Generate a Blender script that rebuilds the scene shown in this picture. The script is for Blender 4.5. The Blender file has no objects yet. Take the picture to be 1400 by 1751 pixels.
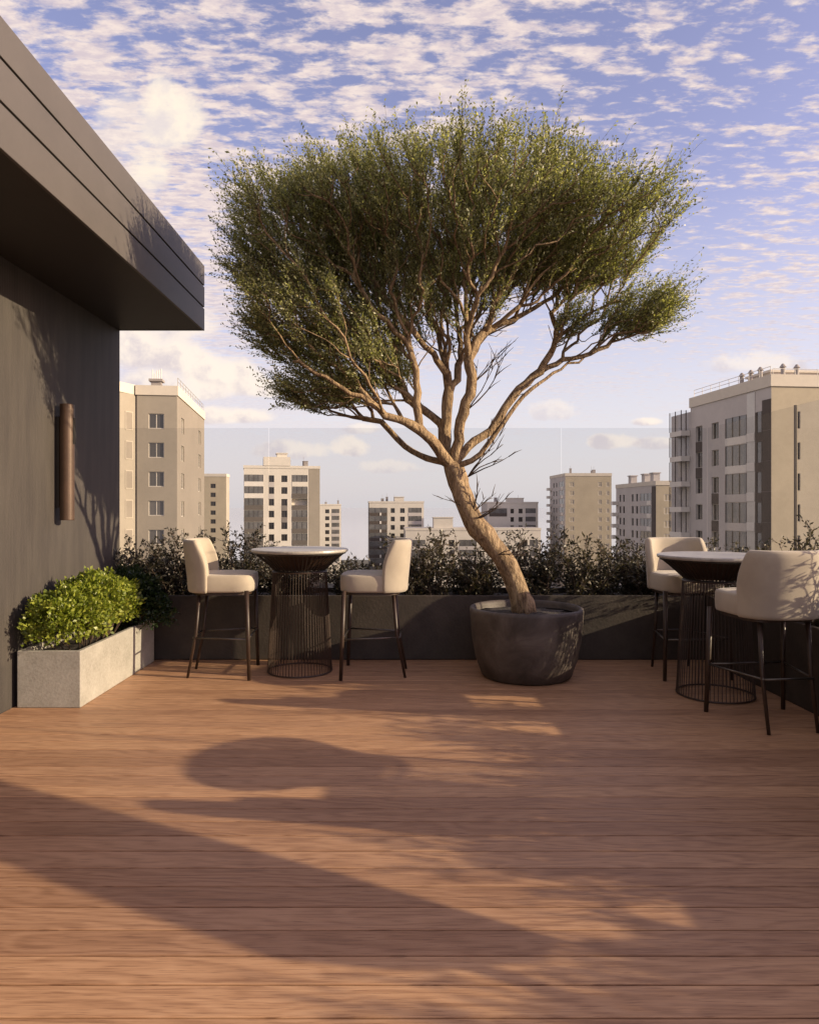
import bpy, math, random
import numpy as np
from mathutils import Vector, Matrix
random.seed(11); rng = np.random.default_rng(11)
R = math.radians
scn = bpy.context.scene
col = scn.collection

# ------------------------------------------------------------------ camera
F, CX, CY, H = 1220.0, 684.0, 866.0, 1.43      # lens in photo pixels, vanishing point, eye height
cd = bpy.data.cameras.new('camera'); cam = bpy.data.objects.new('camera', cd); col.objects.link(cam)
cam.location = (0, 0, H); cam.rotation_euler = (R(90), 0, 0)
cd.sensor_fit = 'VERTICAL'; cd.sensor_height = 36; cd.lens = 36 * F / 1751
cd.shift_x = (700 - CX) / 1751; cd.shift_y = (CY - 875.5) / 1751
cd.clip_start = .05; cd.clip_end = 20000
scn.camera = cam
scn.view_settings.view_transform = 'Standard'; scn.view_settings.look = 'None'
scn.view_settings.exposure = 0.75; scn.view_settings.gamma = 1; scn.view_settings.use_curve_mapping = False
scn.cycles.max_bounces = 6; scn.cycles.transparent_max_bounces = 16

# ------------------------------------------------------------------ sun
EL, AZ = R(17.5), R(12)                           # light travels to -x and a little to +y
d = Vector((-math.cos(EL) * math.cos(AZ), math.cos(EL) * math.sin(AZ), -math.sin(EL)))
sl = bpy.data.lights.new('sun', 'SUN'); so = bpy.data.objects.new('sun', sl); col.objects.link(so)
sl.energy = 4.5; sl.angle = R(.6); sl.color = (1, .81, .54)
so.rotation_euler = d.to_track_quat('-Z', 'Y').to_euler()

# ------------------------------------------------------------------ node helper
class NT:
    def __init__(s, tree): s.t = tree; s.n = tree.nodes; s.l = tree.links
    def new(s, typ, ins=None, **kw):
        n = s.n.new(typ)
        for k, v in kw.items(): setattr(n, k, v)
        for k, v in (ins or {}).items(): s.put(n.inputs[k], v)
        return n
    def put(s, sock, v):
        if isinstance(v, bpy.types.NodeSocket): s.l.new(v, sock)
        else:
            if sock.type == 'RGBA' and len(v) == 3: v = (*v, 1)
            sock.default_value = v
    def math(s, op, a, b=0.0, c=None, clamp=False):
        n = s.n.new('ShaderNodeMath'); n.operation = op; n.use_clamp = clamp
        s.put(n.inputs[0], a); s.put(n.inputs[1], b)
        if c is not None: s.put(n.inputs[2], c)
        return n.outputs[0]
    def mix(s, f, a, b, mode='MIX'):
        n = s.n.new('ShaderNodeMix'); n.data_type = 'RGBA'; n.blend_type = mode
        s.put(n.inputs[0], f); s.put(n.inputs[6], a); s.put(n.inputs[7], b)
        return n.outputs[2]
    def sstep(s, v, a, b, lo=0.0, hi=1.0):
        n = s.n.new('ShaderNodeMapRange'); n.interpolation_type = 'SMOOTHSTEP'
        s.put(n.inputs[0], v)
        for i, q in zip((1, 2, 3, 4), (a, b, lo, hi)): n.inputs[i].default_value = q
        return n.outputs[0]
    def ramp(s, f, stops):
        n = s.n.new('ShaderNodeValToRGB'); e = n.color_ramp.elements
        while len(e) < len(stops): e.new(.5)
        for q, (p, c) in zip(e, stops): q.position = p; q.color = (*c, 1) if len(c) == 3 else c
        s.put(n.inputs[0], f); return n.outputs[0]
    def noise(s, vec, scale, detail=4, rough=.55, dist=0.0):
        n = s.n.new('ShaderNodeTexNoise'); s.put(n.inputs['Vector'], vec)
        n.inputs['Scale'].default_value = scale; n.inputs['Detail'].default_value = detail
        n.inputs['Roughness'].default_value = rough; n.inputs['Distortion'].default_value = dist
        return n.outputs[0]

# ------------------------------------------------------------------ sky
w = bpy.data.worlds.new("World"); scn.world = w; w.use_nodes = True
W = NT(w.node_tree); W.n.clear()
sky = W.new('ShaderNodeTexSky', sky_type='NISHITA', sun_disc=False, sun_elevation=EL, sun_rotation=math.atan2(-d.x, -d.y),
            altitude=50, air_density=1.0, dust_density=1.2, ozone_density=2.0)
tc = W.new('ShaderNodeTexCoord').outputs['Generated']
sx = W.new('ShaderNodeSeparateXYZ', {0: tc}); dx, dy, dz = sx.outputs
zz = W.math('ADD', W.math('MAXIMUM', dz, 0.0), .035)
pu, pv = W.math('DIVIDE', dx, zz), W.math('DIVIDE', dy, zz)
plane = W.new('ShaderNodeCombineXYZ', {0: W.math('MULTIPLY_ADD', pv, -.10, pu), 1: pv}).outputs[0]
SKYG = 1.0
base = W.mix(1.0, sky.outputs[0], (2.5, 1.66, 1.72), 'MULTIPLY')
hor = W.sstep(dz, .02, .42, 1, 0)
base = W.mix(W.math('MULTIPLY', hor, .85), base, (5.9, 5.85, 6.05))
# altocumulus sheet
map1 = W.new('ShaderNodeMapping', {0: plane, 3: (9.5, 18, 1)}).outputs[0]
n1 = W.noise(map1, 1.0, 5, .60, .15)
nf = W.noise(map1, 3.1, 3, .6)
n2 = W.noise(plane, 1.15, 3, .55)
den = W.math('ADD', W.math('ADD', W.math('MULTIPLY', n1, .80), W.math('MULTIPLY', nf, .20)), W.math('MULTIPLY_ADD', n2, .34, -.155))
den = W.math('ADD', den, W.math('MULTIPLY', W.math('MAXIMUM', W.math('MULTIPLY', pu, -1.0), -.8), .060))
cl = W.sstep(den, .435, .60)
shade = W.noise(map1, 2.2, 4, .6)
ccol = W.mix(W.sstep(shade, .35, .65), (5.5, 4.65, 4.85), (7.2, 6.05, 5.5))
fade = W.sstep(dz, .05, .34, .22, .95)
skyc = W.mix(W.math('MULTIPLY', cl, fade), base, ccol)
# cumulus heaps: (photo position -> direction), width, height
fy = W.math('MAXIMUM', dy, .05)
gu, gv = W.math('DIVIDE', dx, fy), W.math('DIVIDE', dz, fy)
gvec = W.new('ShaderNodeCombineXYZ', {0: gu, 1: gv, 2: 0.0}).outputs[0]
gn = W.noise(gvec, 14, 5, .6); gn2 = W.noise(gvec, 34, 4, .6)
front = W.sstep(dy, .05, .3)
gsh = W.new('ShaderNodeVectorMath', {0: gvec, 1: (.018, .020, 0)}, operation='ADD').outputs[0]
lit = W.math('ADD', W.math('SUBTRACT', gn, W.noise(gsh, 14, 5, .6)), W.math('MULTIPLY_ADD', gn2, .30, -.15))
heaps = [(225, 230, 75, 80, .45, .9, 0), (292, 205, 56, 84, .95, 1.0, 1), (252, 300, 42, 46, .8, 1.1, 1), (300, 560, 75, 42, .8, .9, 0), (235, 600, 60, 50, .95, .7, 0), (300, 612, 60, 42, 1, .7, 0),
         (350, 640, 48, 44, 1, .6, 0), (400, 650, 55, 40, 1, .7, 0), (450, 668, 42, 22, .9, .8, 0), (330, 672, 80, 22, .9, .8, 0), (262, 655, 60, 26, .8, .8, 0), (375, 714, 60, 20, .95, .8, 0), (435, 714, 44, 17, .9, .9, 0),
         (602, 768, 36, 22, .85, 1.6, 0), (500, 772, 70, 20, .7, 1.8, 0), (1105, 722, 28, 10, .9, 1.2, 0), (1040, 757, 48, 17, .75, 1.7, 0), (1125, 760, 40, 14, .65, 1.6, 0), (945, 705, 45, 22, .5, 1.8, 0),
         (1290, 625, 85, 24, .6, 1.5, 0), (660, 800, 60, 14, .5, 1.8, 0), (620, 735, 30, 12, .6, 1.6, 0)]
for (px, py, rx, ry, amp, na, glow) in heaps:
    u0, v0 = (px - CX) / F, (CY - py) / F
    a = W.math('MULTIPLY_ADD', gu, F / rx, -u0 * F / rx); b = W.math('MULTIPLY_ADD', gv, F / ry, -v0 * F / ry)
    bb = W.math('MULTIPLY', b, W.math('MULTIPLY_ADD', W.math('LESS_THAN', b, 0.0), .6, 1.0))
    r2 = W.math('ADD', W.math('MULTIPLY', a, a), W.math('MULTIPLY', bb, bb))
    q = W.math('ADD', r2, W.math('ADD', W.math('MULTIPLY_ADD', gn2, 1.4 * na, -.7 * na), W.math('MULTIPLY_ADD', gn, 1.6 * na, -.8 * na)))
    m = W.math('MULTIPLY', W.math('MULTIPLY', W.sstep(q, .30, 1.25, 1, 0), amp), front)
    sh = W.math('ADD', W.math('MULTIPLY_ADD', b, .16, .0), W.math('MULTIPLY_ADD', a, .05, 0.0))
    sh = W.sstep(W.math('ADD', sh, lit), -.22, .08)
    pc = W.mix(sh, (6.4, 5.7, 5.5) if glow else (5.6, 4.95, 5.05), (8.0, 7.0, 5.8) if glow else (7.9, 6.9, 6.0))
    skyc = W.mix(m, skyc, pc)
bg = W.new('ShaderNodeBackground', {0: skyc, 1: 0.080})
W.l.new(bg.outputs[0], W.new('ShaderNodeOutputWorld').inputs[0])

# ------------------------------------------------------------------ materials
def mat(name, fn):
    m = bpy.data.materials.new(name); m.use_nodes = True
    N = NT(m.node_tree); N.n.clear()
    o = N.new('ShaderNodeOutputMaterial')
    N.l.new(fn(N), o.inputs[0]); return m
def pbsdf(N, colr, rough=.6, bump=None, bstr=.2, bdist=.01, **kw):
    p = N.new('ShaderNodeBsdfPrincipled')
    N.put(p.inputs['Base Color'], colr); N.put(p.inputs['Roughness'], rough)
    for k, v in kw.items(): N.put(p.inputs[k.replace('_', ' ')], v)
    if bump is not None:
        b = N.new('ShaderNodeBump', {'Height': bump, 'Strength': bstr, 'Distance': bdist})
        N.l.new(b.outputs[0], p.inputs['Normal'])
    return p.outputs[0]
def obco(N, scale=(1, 1, 1)):
    t = N.new('ShaderNodeTexCoord').outputs['Object']
    return N.new('ShaderNodeMapping', {0: t, 3: scale}).outputs[0]
def simple(name, c, rough=.6, var=.15, scale=6, bstr=.15, mscale=(1, 1, 1), **kw):
    def f(N):
        v = obco(N, mscale); n = N.noise(v, scale, 5); n2 = N.noise(v, scale * 9, 3)
        k = N.sstep(N.math('ADD', N.math('MULTIPLY', n, .7), N.math('MULTIPLY', n2, .3)), .3, .7)
        lo = tuple(q * (1 - var) for q in c); hi = tuple(min(1, q * (1 + var)) for q in c)
        return pbsdf(N, N.mix(k, lo, hi), rough, n2, bstr, **kw)
    return mat(name, f)

def m_deck(N):
    isl = N.new('ShaderNodeNewGeometry').outputs['Random Per Island']
    t = N.new('ShaderNodeTexCoord').outputs['Object']
    off = N.new('ShaderNodeCombineXYZ', {0: N.math('MULTIPLY', isl, 37.0), 1: N.math('MULTIPLY', isl, 91.0), 2: 0.0}).outputs[0]
    v = N.new('ShaderNodeVectorMath', {0: t, 1: off}, operation='ADD').outputs[0]
    fine = N.noise(N.new('ShaderNodeMapping', {0: v, 3: (3.2, 95, 1)}).outputs[0], 1.0, 5, .65, .3)
    # cathedral grain: rings of a slightly tilted log
    warp = N.noise(N.new('ShaderNodeMapping', {0: v, 3: (1.1, 5, 1)}).outputs[0], 1.0, 3, .5)
    sp = N.new('ShaderNodeSeparateXYZ', {0: v})
    ring = N.math('ADD', N.math('MULTIPLY', sp.outputs[1], 16.0), N.math('ADD', N.math('MULTIPLY', warp, 9.0), N.math('MULTIPLY', sp.outputs[0], 1.3)))
    ring = N.math('MULTIPLY_ADD', N.math('SINE', N.math('MULTIPLY', ring, 6.28)), .5, .5)
    blot = N.noise(N.new('ShaderNodeMapping', {0: v, 3: (.8, 4, 1)}).outputs[0], 1.0, 4, .6)
    k = N.math('ADD', N.math('MULTIPLY', fine, .62), N.math('ADD', N.math('MULTIPLY', ring, .11), N.math('MULTIPLY', blot, .25)))
    c = N.ramp(k, [(.30, (.24, .122, .066)), (.50, (.435, .248, .141)), (.72, (.54, .328, .198))])
    pore = N.noise(N.new('ShaderNodeMapping', {0: v, 3: (9, 230, 1)}).outputs[0], 1.0, 2, .5)
    c = N.mix(N.sstep(pore, .56, .70, 0, .55), c, (.13, .058, .032))
    c = N.mix(1.0, c, N.ramp(isl, [(0, (.80, .77, .76)), (.5, (1, 1, 1)), (1, (1.14, 1.14, 1.08))]), 'MULTIPLY')
    return pbsdf(N, c, N.sstep(fine, .3, .7, .42, .62), fine, .18, .004, Specular_IOR_Level=.35)
M = {}
M['deck'] = mat('deck_wood', m_deck)
M['deck_under'] = simple('deck_underlay', (.03, .018, .012), .9)
def m_wall(N):
    t = N.new('ShaderNodeTexCoord').outputs['Object']; sp = N.new('ShaderNodeSeparateXYZ', {0: t})
    rib = N.math('MULTIPLY_ADD', N.math('SINE', N.math('MULTIPLY', sp.outputs[1], 6.283 / .022)), .5, .5)
    n = N.noise(N.new('ShaderNodeMapping', {0: t, 3: (1, 4, .6)}).outputs[0], 2.0, 5, .6)
    n2 = N.noise(t, 60, 3)
    c = N.mix(N.sstep(n, .3, .7), (.040, .034, .031), (.057, .049, .043))
    h = N.math('ADD', N.math('MULTIPLY', rib, .8), N.math('MULTIPLY', n2, .4))
    return pbsdf(N, c, .72, h, .35, .004)
M['wall'] = mat('ribbed_dark_plaster', m_wall)
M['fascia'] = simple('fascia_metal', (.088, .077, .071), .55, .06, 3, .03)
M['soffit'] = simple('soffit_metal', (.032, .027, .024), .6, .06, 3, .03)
M['groove'] = simple('shadow_gap', (.012, .010, .009), .9)
M['planter_dark'] = simple('dark_planter_plaster', (.048, .037, .029), .7, .25, 5, .25)
def m_conc(N):
    v = obco(N); n = N.noise(v, 5, 6, .65); n2 = N.noise(v, 55, 4, .6)
    vo = N.new('ShaderNodeTexVoronoi', {'Vector': v, 'Scale': 38.0}).outputs[0]
    k = N.math('ADD', N.math('MULTIPLY', n, .55), N.math('MULTIPLY', n2, .45))
    c = N.ramp(k, [(.33, (.25, .235, .20)), (.5, (.335, .315, .275)), (.68, (.41, .385, .34))])
    c = N.mix(N.sstep(vo, .06, .14, .45, 0), c, (.12, .11, .10))
    return pbsdf(N, c, .85, n2, .35, .004)
M['concrete'] = mat('pale_concrete', m_conc)
def m_pot(N):
    v = obco(N); n = N.noise(v, 4, 6, .62, .6); n2 = N.noise(v, 40, 4)
    c = N.ramp(n, [(.35, (.048, .037, .030)), (.55, (.095, .075, .062)), (.75, (.16, .132, .110))])
    return pbsdf(N, c, .62, N.math('ADD', n, N.math('MULTIPLY', n2, .4)), .35, .012)
M['pot'] = mat('dark_stone_pot', m_pot)
M['soil'] = simple('soil', (.055, .045, .038), .95, .4, 25, .8)
def m_bark(N):
    t = N.new('ShaderNodeTexCoord').outputs['Object']
    n = N.noise(N.new('ShaderNodeMapping', {0: t, 3: (9, 9, 3.2)}).outputs[0], 2.0, 6, .65, .8)
    n2 = N.noise(N.new('ShaderNodeMapping', {0: t, 3: (30, 30, 9)}).outputs[0], 2.0, 4, .6, .3)
    k = N.math('ADD', N.math('MULTIPLY', n, .6), N.math('MULTIPLY', n2, .4))
    c = N.ramp(k, [(.36, (.070, .042, .024)), (.46, (.22, .145, .078)), (.60, (.40, .285, .165))])
    return pbsdf(N, c, .85, k, .9, .06)
M['bark'] = mat('tan_bark', m_bark)
M['twig'] = simple('dark_twig', (.060, .038, .024), .85, .3, 12, .2)
def leafmat(name, stops, trans=.45, rough=.42):
    def f(N):
        isl = N.new('ShaderNodeNewGeometry').outputs['Random Per Island']
        c = N.ramp(isl, stops)
        p = pbsdf(N, c, rough, Specular_IOR_Level=.5)
        tr = N.new('ShaderNodeBsdfTranslucent', {0: N.mix(1.0, c, (1.25, 1.35, .55), 'MULTIPLY')})
        return N.new('ShaderNodeMixShader', {0: trans, 1: p, 2: tr.outputs[0]}).outputs[0]
    return mat(name, f)
M['leaf'] = leafmat('olive_leaf', [(0, (.105, .112, .052)), (.45, (.235, .24, .115)), (.85, (.36, .355, .18)), (1, (.64, .60, .40))])
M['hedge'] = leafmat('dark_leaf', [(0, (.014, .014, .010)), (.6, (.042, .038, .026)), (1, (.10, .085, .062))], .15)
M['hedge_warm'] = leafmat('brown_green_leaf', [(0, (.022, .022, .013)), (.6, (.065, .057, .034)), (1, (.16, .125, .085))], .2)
M['lime'] = leafmat('lime_leaf', [(0, (.09, .125, .016)), (.5, (.19, .23, .026)), (1, (.32, .34, .055))], .3)
M['fir'] = leafmat('deep_green_leaf', [(0, (.012, .024, .008)), (.6, (.028, .050, .014)), (1, (.05, .075, .022))], .2)
def m_fabric(N):
    v = obco(N); n = N.noise(v, 160, 3, .6); n2 = N.noise(v, 5, 4)
    c = N.mix(N.sstep(n2, .3, .7), (.37, .315, .245), (.44, .378, .295))
    return pbsdf(N, c, .9, n, .15, .002, Sheen_Weight=.25)
M['fabric'] = mat('cream_fabric', m_fabric)
M['leg'] = simple('dark_brown_leg', (.040, .022, .014), .45, .25, 20, .05)
M['black'] = simple('black_metal', (.022, .018, .016), .4, .15, 20, .02)
M['post'] = simple('brown_post', (.09, .075, .06), .5, .1, 20, .02)
M['steel'] = simple('brushed_bar', (.13, .115, .10), .35, .1, 20, .02, Metallic=.8)
def m_stone(N):
    v = obco(N); n = N.noise(v, 6, 6, .7, 1.6); n2 = N.noise(v, 30, 4)
    c = N.ramp(N.math('ADD', N.math('MULTIPLY', n, .7), N.math('MULTIPLY', n2, .3)), [(.35, (.26, .24, .21)), (.5, (.36, .335, .295)), (.65, (.44, .41, .36))])
    return pbsdf(N, c, .35, n2, .03, .002)
M['stone'] = mat('cream_stone_top', m_stone)
M['bronze'] = simple('bronze', (.075, .045, .030), .5, .15, 8, .03, Metallic=.3)
M['lens'] = simple('lamp_slot', (.05, .045, .04), .3)
def m_glass(N):
    tr = N.new('ShaderNodeBsdfTransparent', {0: (.925, .93, .937)})
    gl = N.new('ShaderNodeBsdfGlossy', {0: (.9, .9, .9), 'Roughness': .02})
    fr = N.new('ShaderNodeFresnel', {0: 1.35})
    return N.new('ShaderNodeMixShader', {0: N.math('MULTIPLY', fr.outputs[0], .06, clamp=True), 1: tr.outputs[0], 2: gl.outputs[0]}).outputs[0]
M['glass'] = mat('clear_railing_glass', m_glass)
def m_pane(N):
    isl = N.new('ShaderNodeObjectInfo').outputs['Random']
    c = N.ramp(isl, [(0, (.035, .032, .03)), (.5, (.10, .092, .085)), (1, (.19, .175, .16))])
    return pbsdf(N, c, .08, Specular_IOR_Level=.7)
M['pane'] = mat('window_pane', m_pane)
M['pale_glazing'] = simple('pale_glazing', (.46, .43, .38), .18, .12, .5, 0, Specular_IOR_Level=.6)
M['pane_dark'] = simple('dark_window_pane', (.03, .026, .024), .1, .5, .6, 0, Specular_IOR_Level=.6)
M['band_dark'] = simple('dark_band', (.115, .10, .088), .9, .07, .25, .05)
M['loggia_glass'] = simple('loggia_glazing', (.13, .125, .12), .12, .35, .35, 0, Specular_IOR_Level=.6)
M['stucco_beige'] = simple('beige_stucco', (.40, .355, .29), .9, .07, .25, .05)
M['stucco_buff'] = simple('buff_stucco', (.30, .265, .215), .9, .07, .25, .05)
M['stucco_buff_shaded'] = simple('shaded_buff_stucco', (.235, .205, .170), .9, .07, .25, .05)  # darker copy of buff: shade put into the colour of block A's side
M['stucco_tan'] = simple('tan_stucco', (.40, .345, .255), .9, .08, .25, .05)
M['stucco_cream'] = simple('cream_stucco', (.58, .525, .44), .9, .06, .25, .05)
M['stucco_pale'] = simple('pale_stucco', (.62, .575, .50), .9, .06, .25, .05)
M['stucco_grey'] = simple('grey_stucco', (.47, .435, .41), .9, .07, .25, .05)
M['band_grey'] = simple('grey_band', (.20, .18, .165), .9, .07, .25, .05)
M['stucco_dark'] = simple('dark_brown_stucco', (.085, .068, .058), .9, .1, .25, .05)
M['white'] = simple('white_panel', (.66, .62, .56), .8, .05, .5, .02)
M['frame'] = simple('white_window_frame', (.55, .51, .45), .6, .05, 2, .02)
M['roofgear'] = simple('roof_metal', (.30, .27, .25), .6, .15, 2, .05)
M['ground'] = simple('city_ground', (.09, .085, .07), .95, .3, .02, .1)
def m_haze(N):
    v = obco(N); n = N.noise(v, .05, 4)
    return pbsdf(N, (.46, .45, .46), .12)
M['haze_sheet'] = mat('pale_haze', m_haze)

# ------------------------------------------------------------------ mesh builder and tagging
class MB:
    def __init__(s): s.v = []; s.f = []
    def add(s, vs, fs):
        o = len(s.v); s.v.extend([tuple(q) for q in vs]); s.f.extend([tuple(i + o for i in q) for q in fs])
    def box(s, x0, x1, y0, y1, z0, z1, T=None):
        vs = [(x0, y0, z0), (x1, y0, z0), (x1, y1, z0), (x0, y1, z0), (x0, y0, z1), (x1, y0, z1), (x1, y1, z1), (x0, y1, z1)]
        if T: vs = [T(q) for q in vs]
        s.add(vs, [(0, 3, 2, 1), (4, 5, 6, 7), (0, 1, 5, 4), (1, 2, 6, 5), (2, 3, 7, 6), (3, 0, 4, 7)])
    def tube(s, path, rad, n=8, cap=True, rough=0):
        path = [Vector(p) for p in path]
        if not hasattr(rad, '__len__'): rad = [rad] * len(path)
        up = None; vs = []
        for i, p in enumerate(path):
            t = (path[min(i + 1, len(path) - 1)] - path[max(i - 1, 0)])
            t = t.normalized() if t.length > 1e-9 else Vector((0, 0, 1))
            if up is None:
                a = Vector((1, 0, 0)) if abs(t.x) < .8 else Vector((0, 1, 0)); up = (a - t * a.dot(t)).normalized()
            else:
                up = up - t * up.dot(t); up = up.normalized() if up.length > 1e-6 else t.orthogonal().normalized()
            b = t.cross(up)
            for k in range(n):
                a = 2 * math.pi * k / n
                vs.append(p + (up * math.cos(a) + b * math.sin(a)) * (rad[i] * (1 + random.gauss(0, rough)) if rough else rad[i]))
        fs = []
        for i in range(len(path) - 1):
            for k in range(n):
                fs.append((i * n + k, i * n + (k + 1) % n, (i + 1) * n + (k + 1) % n, (i + 1) * n + k))
        if cap:
            fs.append(tuple(range(n - 1, -1, -1))); m = (len(path) - 1) * n; fs.append(tuple(m + k for k in range(n)))
        s.add(vs, fs)
    def lathe(s, prof, n=48, c=(0, 0), closed=False):
        vs = [(c[0] + r * math.cos(2 * math.pi * k / n), c[1] + r * math.sin(2 * math.pi * k / n), z) for r, z in prof for k in range(n)]
        fs = []
        m = len(prof)
        for i in range(m - 1 + (1 if closed else 0)):
            j = (i + 1) % m
            for k in range(n): fs.append((i * n + k, i * n + (k + 1) % n, j * n + (k + 1) % n, j * n + k))
        if not closed:
            if prof[0][0] > 1e-4: fs.append(tuple(range(n - 1, -1, -1)))
            if prof[-1][0] > 1e-4: fs.append(tuple((m - 1) * n + k for k in range(n)))
        s.add(vs, fs)
    def rings(s, rings, cap=True):
        n = len(rings[0]); fs = []
        for i in range(len(rings) - 1):
            for k in range(n): fs.append((i * n + k, i * n + (k + 1) % n, (i + 1) * n + (k + 1) % n, (i + 1) * n + k))
        if cap: fs.append(tuple(range(n - 1, -1, -1))); m = (len(rings) - 1) * n; fs.append(tuple(m + k for k in range(n)))
        s.add([p for r in rings for p in r], fs)
    def build(s, name, m, parent=None, smooth=False, bevel=0, sub=0):
        me = bpy.data.meshes.new(name); me.from_pydata(s.v, [], s.f); me.update()
        if m: me.materials.append(m)
        o = bpy.data.objects.new(name, me); col.objects.link(o)
        if parent: o.parent = parent
        if smooth: me.polygons.foreach_set('use_smooth', [True] * len(me.polygons))
        if bevel:
            b = o.modifiers.new('bevel', 'BEVEL'); b.width = bevel; b.segments = 2; b.limit_method = 'ANGLE'
        if sub:
            b = o.modifiers.new('sub', 'SUBSURF'); b.levels = sub; b.render_levels = sub
        return o
def tag(o, label=None, cat=None, group=None, kind=None):
    for k, v in (('label', label), ('category', cat), ('group', group), ('kind', kind)):
        if v: o[k] = v
    return o
def empty(name, loc, label, cat, rz=0, group=None):
    o = bpy.data.objects.new(name, None); col.objects.link(o); o.location = loc; o.rotation_euler.z = rz
    o.empty_display_size = .1
    return tag(o, label, cat, group)
def copy_tree(o, parent=None):
    kids = list(o.children); c = o.copy(); col.objects.link(c); c.parent = parent
    for k in kids: copy_tree(k, c)
    return c
def quads_mesh(name, V, m, parent):
    """V: (n,4,3) array of leaf quads"""
    n = len(V); me = bpy.data.meshes.new(name)
    me.vertices.add(n * 4); me.vertices.foreach_set('co', np.ascontiguousarray(V, dtype=np.float32).ravel())
    me.loops.add(n * 4); me.loops.foreach_set('vertex_index', np.arange(n * 4, dtype=np.int32))
    me.polygons.add(n); me.polygons.foreach_set('loop_start', np.arange(0, n * 4, 4, dtype=np.int32))
    me.polygons.foreach_set('loop_total', np.full(n, 4, dtype=np.int32))
    me.update(calc_edges=True); me.materials.append(m)
    o = bpy.data.objects.new(name, me); col.objects.link(o); o.parent = parent
    return o
def nrm(a): return a / np.maximum(np.linalg.norm(a, axis=-1, keepdims=True), 1e-9)
def leaf_quads(B, D, L, Wd, bend=.25):
    """diamond leaves from base B along D"""
    n = len(B); D = nrm(D); S = nrm(np.cross(D, rng.normal(size=(n, 3)))); N_ = np.cross(D, S)
    L = np.asarray(L).reshape(-1, 1); Wd = np.asarray(Wd).reshape(-1, 1)
    mid = B + D * L * .5 + N_ * L * bend * .3
    return np.stack([B, mid + S * Wd, B + D * L, mid - S * Wd], axis=1)

def at(px, py, dep): return Vector(((px - CX) * dep / F, dep, H - (py - CY) * dep / F))

# ------------------------------------------------------------------ setting: ground, pale haze sheet, deck
def sheet(name, x0, x1, y0, y1, z, m):
    b = MB(); b.add([(x0, y0, z), (x1, y0, z), (x1, y1, z), (x0, y1, z)], [(0, 1, 2, 3)])
    return tag(b.build(name, m), kind='structure')
sheet('ground', -4000, 4000, -500, 420, -30, M['ground'])
sheet('haze_sheet', -16000, 16000, 420, 16000, -30.3, M['haze_sheet'])  # added pale sheet standing in for far haze, no known bay

PITCH = 1745 / 1745 * .1379
b = MB(); y = -2.0; i = 0
while y < 6.66:
    y1 = min(y + PITCH - .007, 6.655)
    e = .0022
    prof = [(y, -.025), (y, -e), (y + e, 0), (y1 - e, 0), (y1, -e), (y1, -.025)]
    b.add([(-2.75, q[0], q[1]) for q in prof] + [(2.848, q[0], q[1]) for q in prof],
          [(k, k + 1, k + 7, k + 6) for k in range(5)])
    y += PITCH
tag(b.build('deck', M['deck']), kind='structure')
b = MB(); b.box(-8.5, 3.6, -2.2, 7.6, -.6, -.026)
tag(b.build('roof_slab', M['deck_under']), kind='structure')

# ------------------------------------------------------------------ our own building on the left
pav = empty('penthouse_building', (-2.756, 0, 0), 'dark penthouse wall with deep overhanging metal roof along the left of the deck', 'building')
XW, YE = -2.756, 7.02; FX = -1.922
ZS, ZT = 3.162, 3.795
b = MB(); b.box(-4.5, 0, -3, YE, -.02, ZS - .002); b.build('wall', M['wall'], pav)
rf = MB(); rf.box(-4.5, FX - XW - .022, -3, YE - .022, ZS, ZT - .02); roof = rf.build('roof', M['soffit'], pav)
zs = [ZS - .004, 3.381, 3.594, ZT]
for k in range(3):
    b = MB(); b.box(FX - XW - .0215, FX - XW, -3, YE, zs[k] + (.008 if k else 0), zs[k + 1] - (.008 if k < 2 else 0))
    b.box(-4.5, FX - XW - .0225, YE - .0215, YE, zs[k] + (.008 if k else 0), zs[k + 1] - (.008 if k < 2 else 0))
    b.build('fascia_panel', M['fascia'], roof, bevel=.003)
b = MB(); b.box(FX - XW - .024, FX - XW - .012, -3, YE - .012, ZS + .02, ZT - .02); b.build('shadow_gap', M['groove'], roof)

# wall lamp
LY = 5.73
lamp = empty('wall_lamp', (XW, LY, 0), 'bronze tube wall lamp with a dark slot on the dark wall', 'lamp')
b = MB(); b.lathe([(.0, 1.32), (.052, 1.32), (.055, 1.325), (.055, 2.245), (.052, 2.25), (0, 2.25)], 32, (.085, 0)); b.build('tube', M['bronze'], lamp, smooth=False)
b = MB(); b.box(.001, .03, -.02, .02, 1.42, 2.15); b.build('bracket', M['black'], lamp)
b = MB(); b.box(.11, .1420, -.014, .024, 1.93, 2.14); b.build('slot', M['groove'], lamp)

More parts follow.
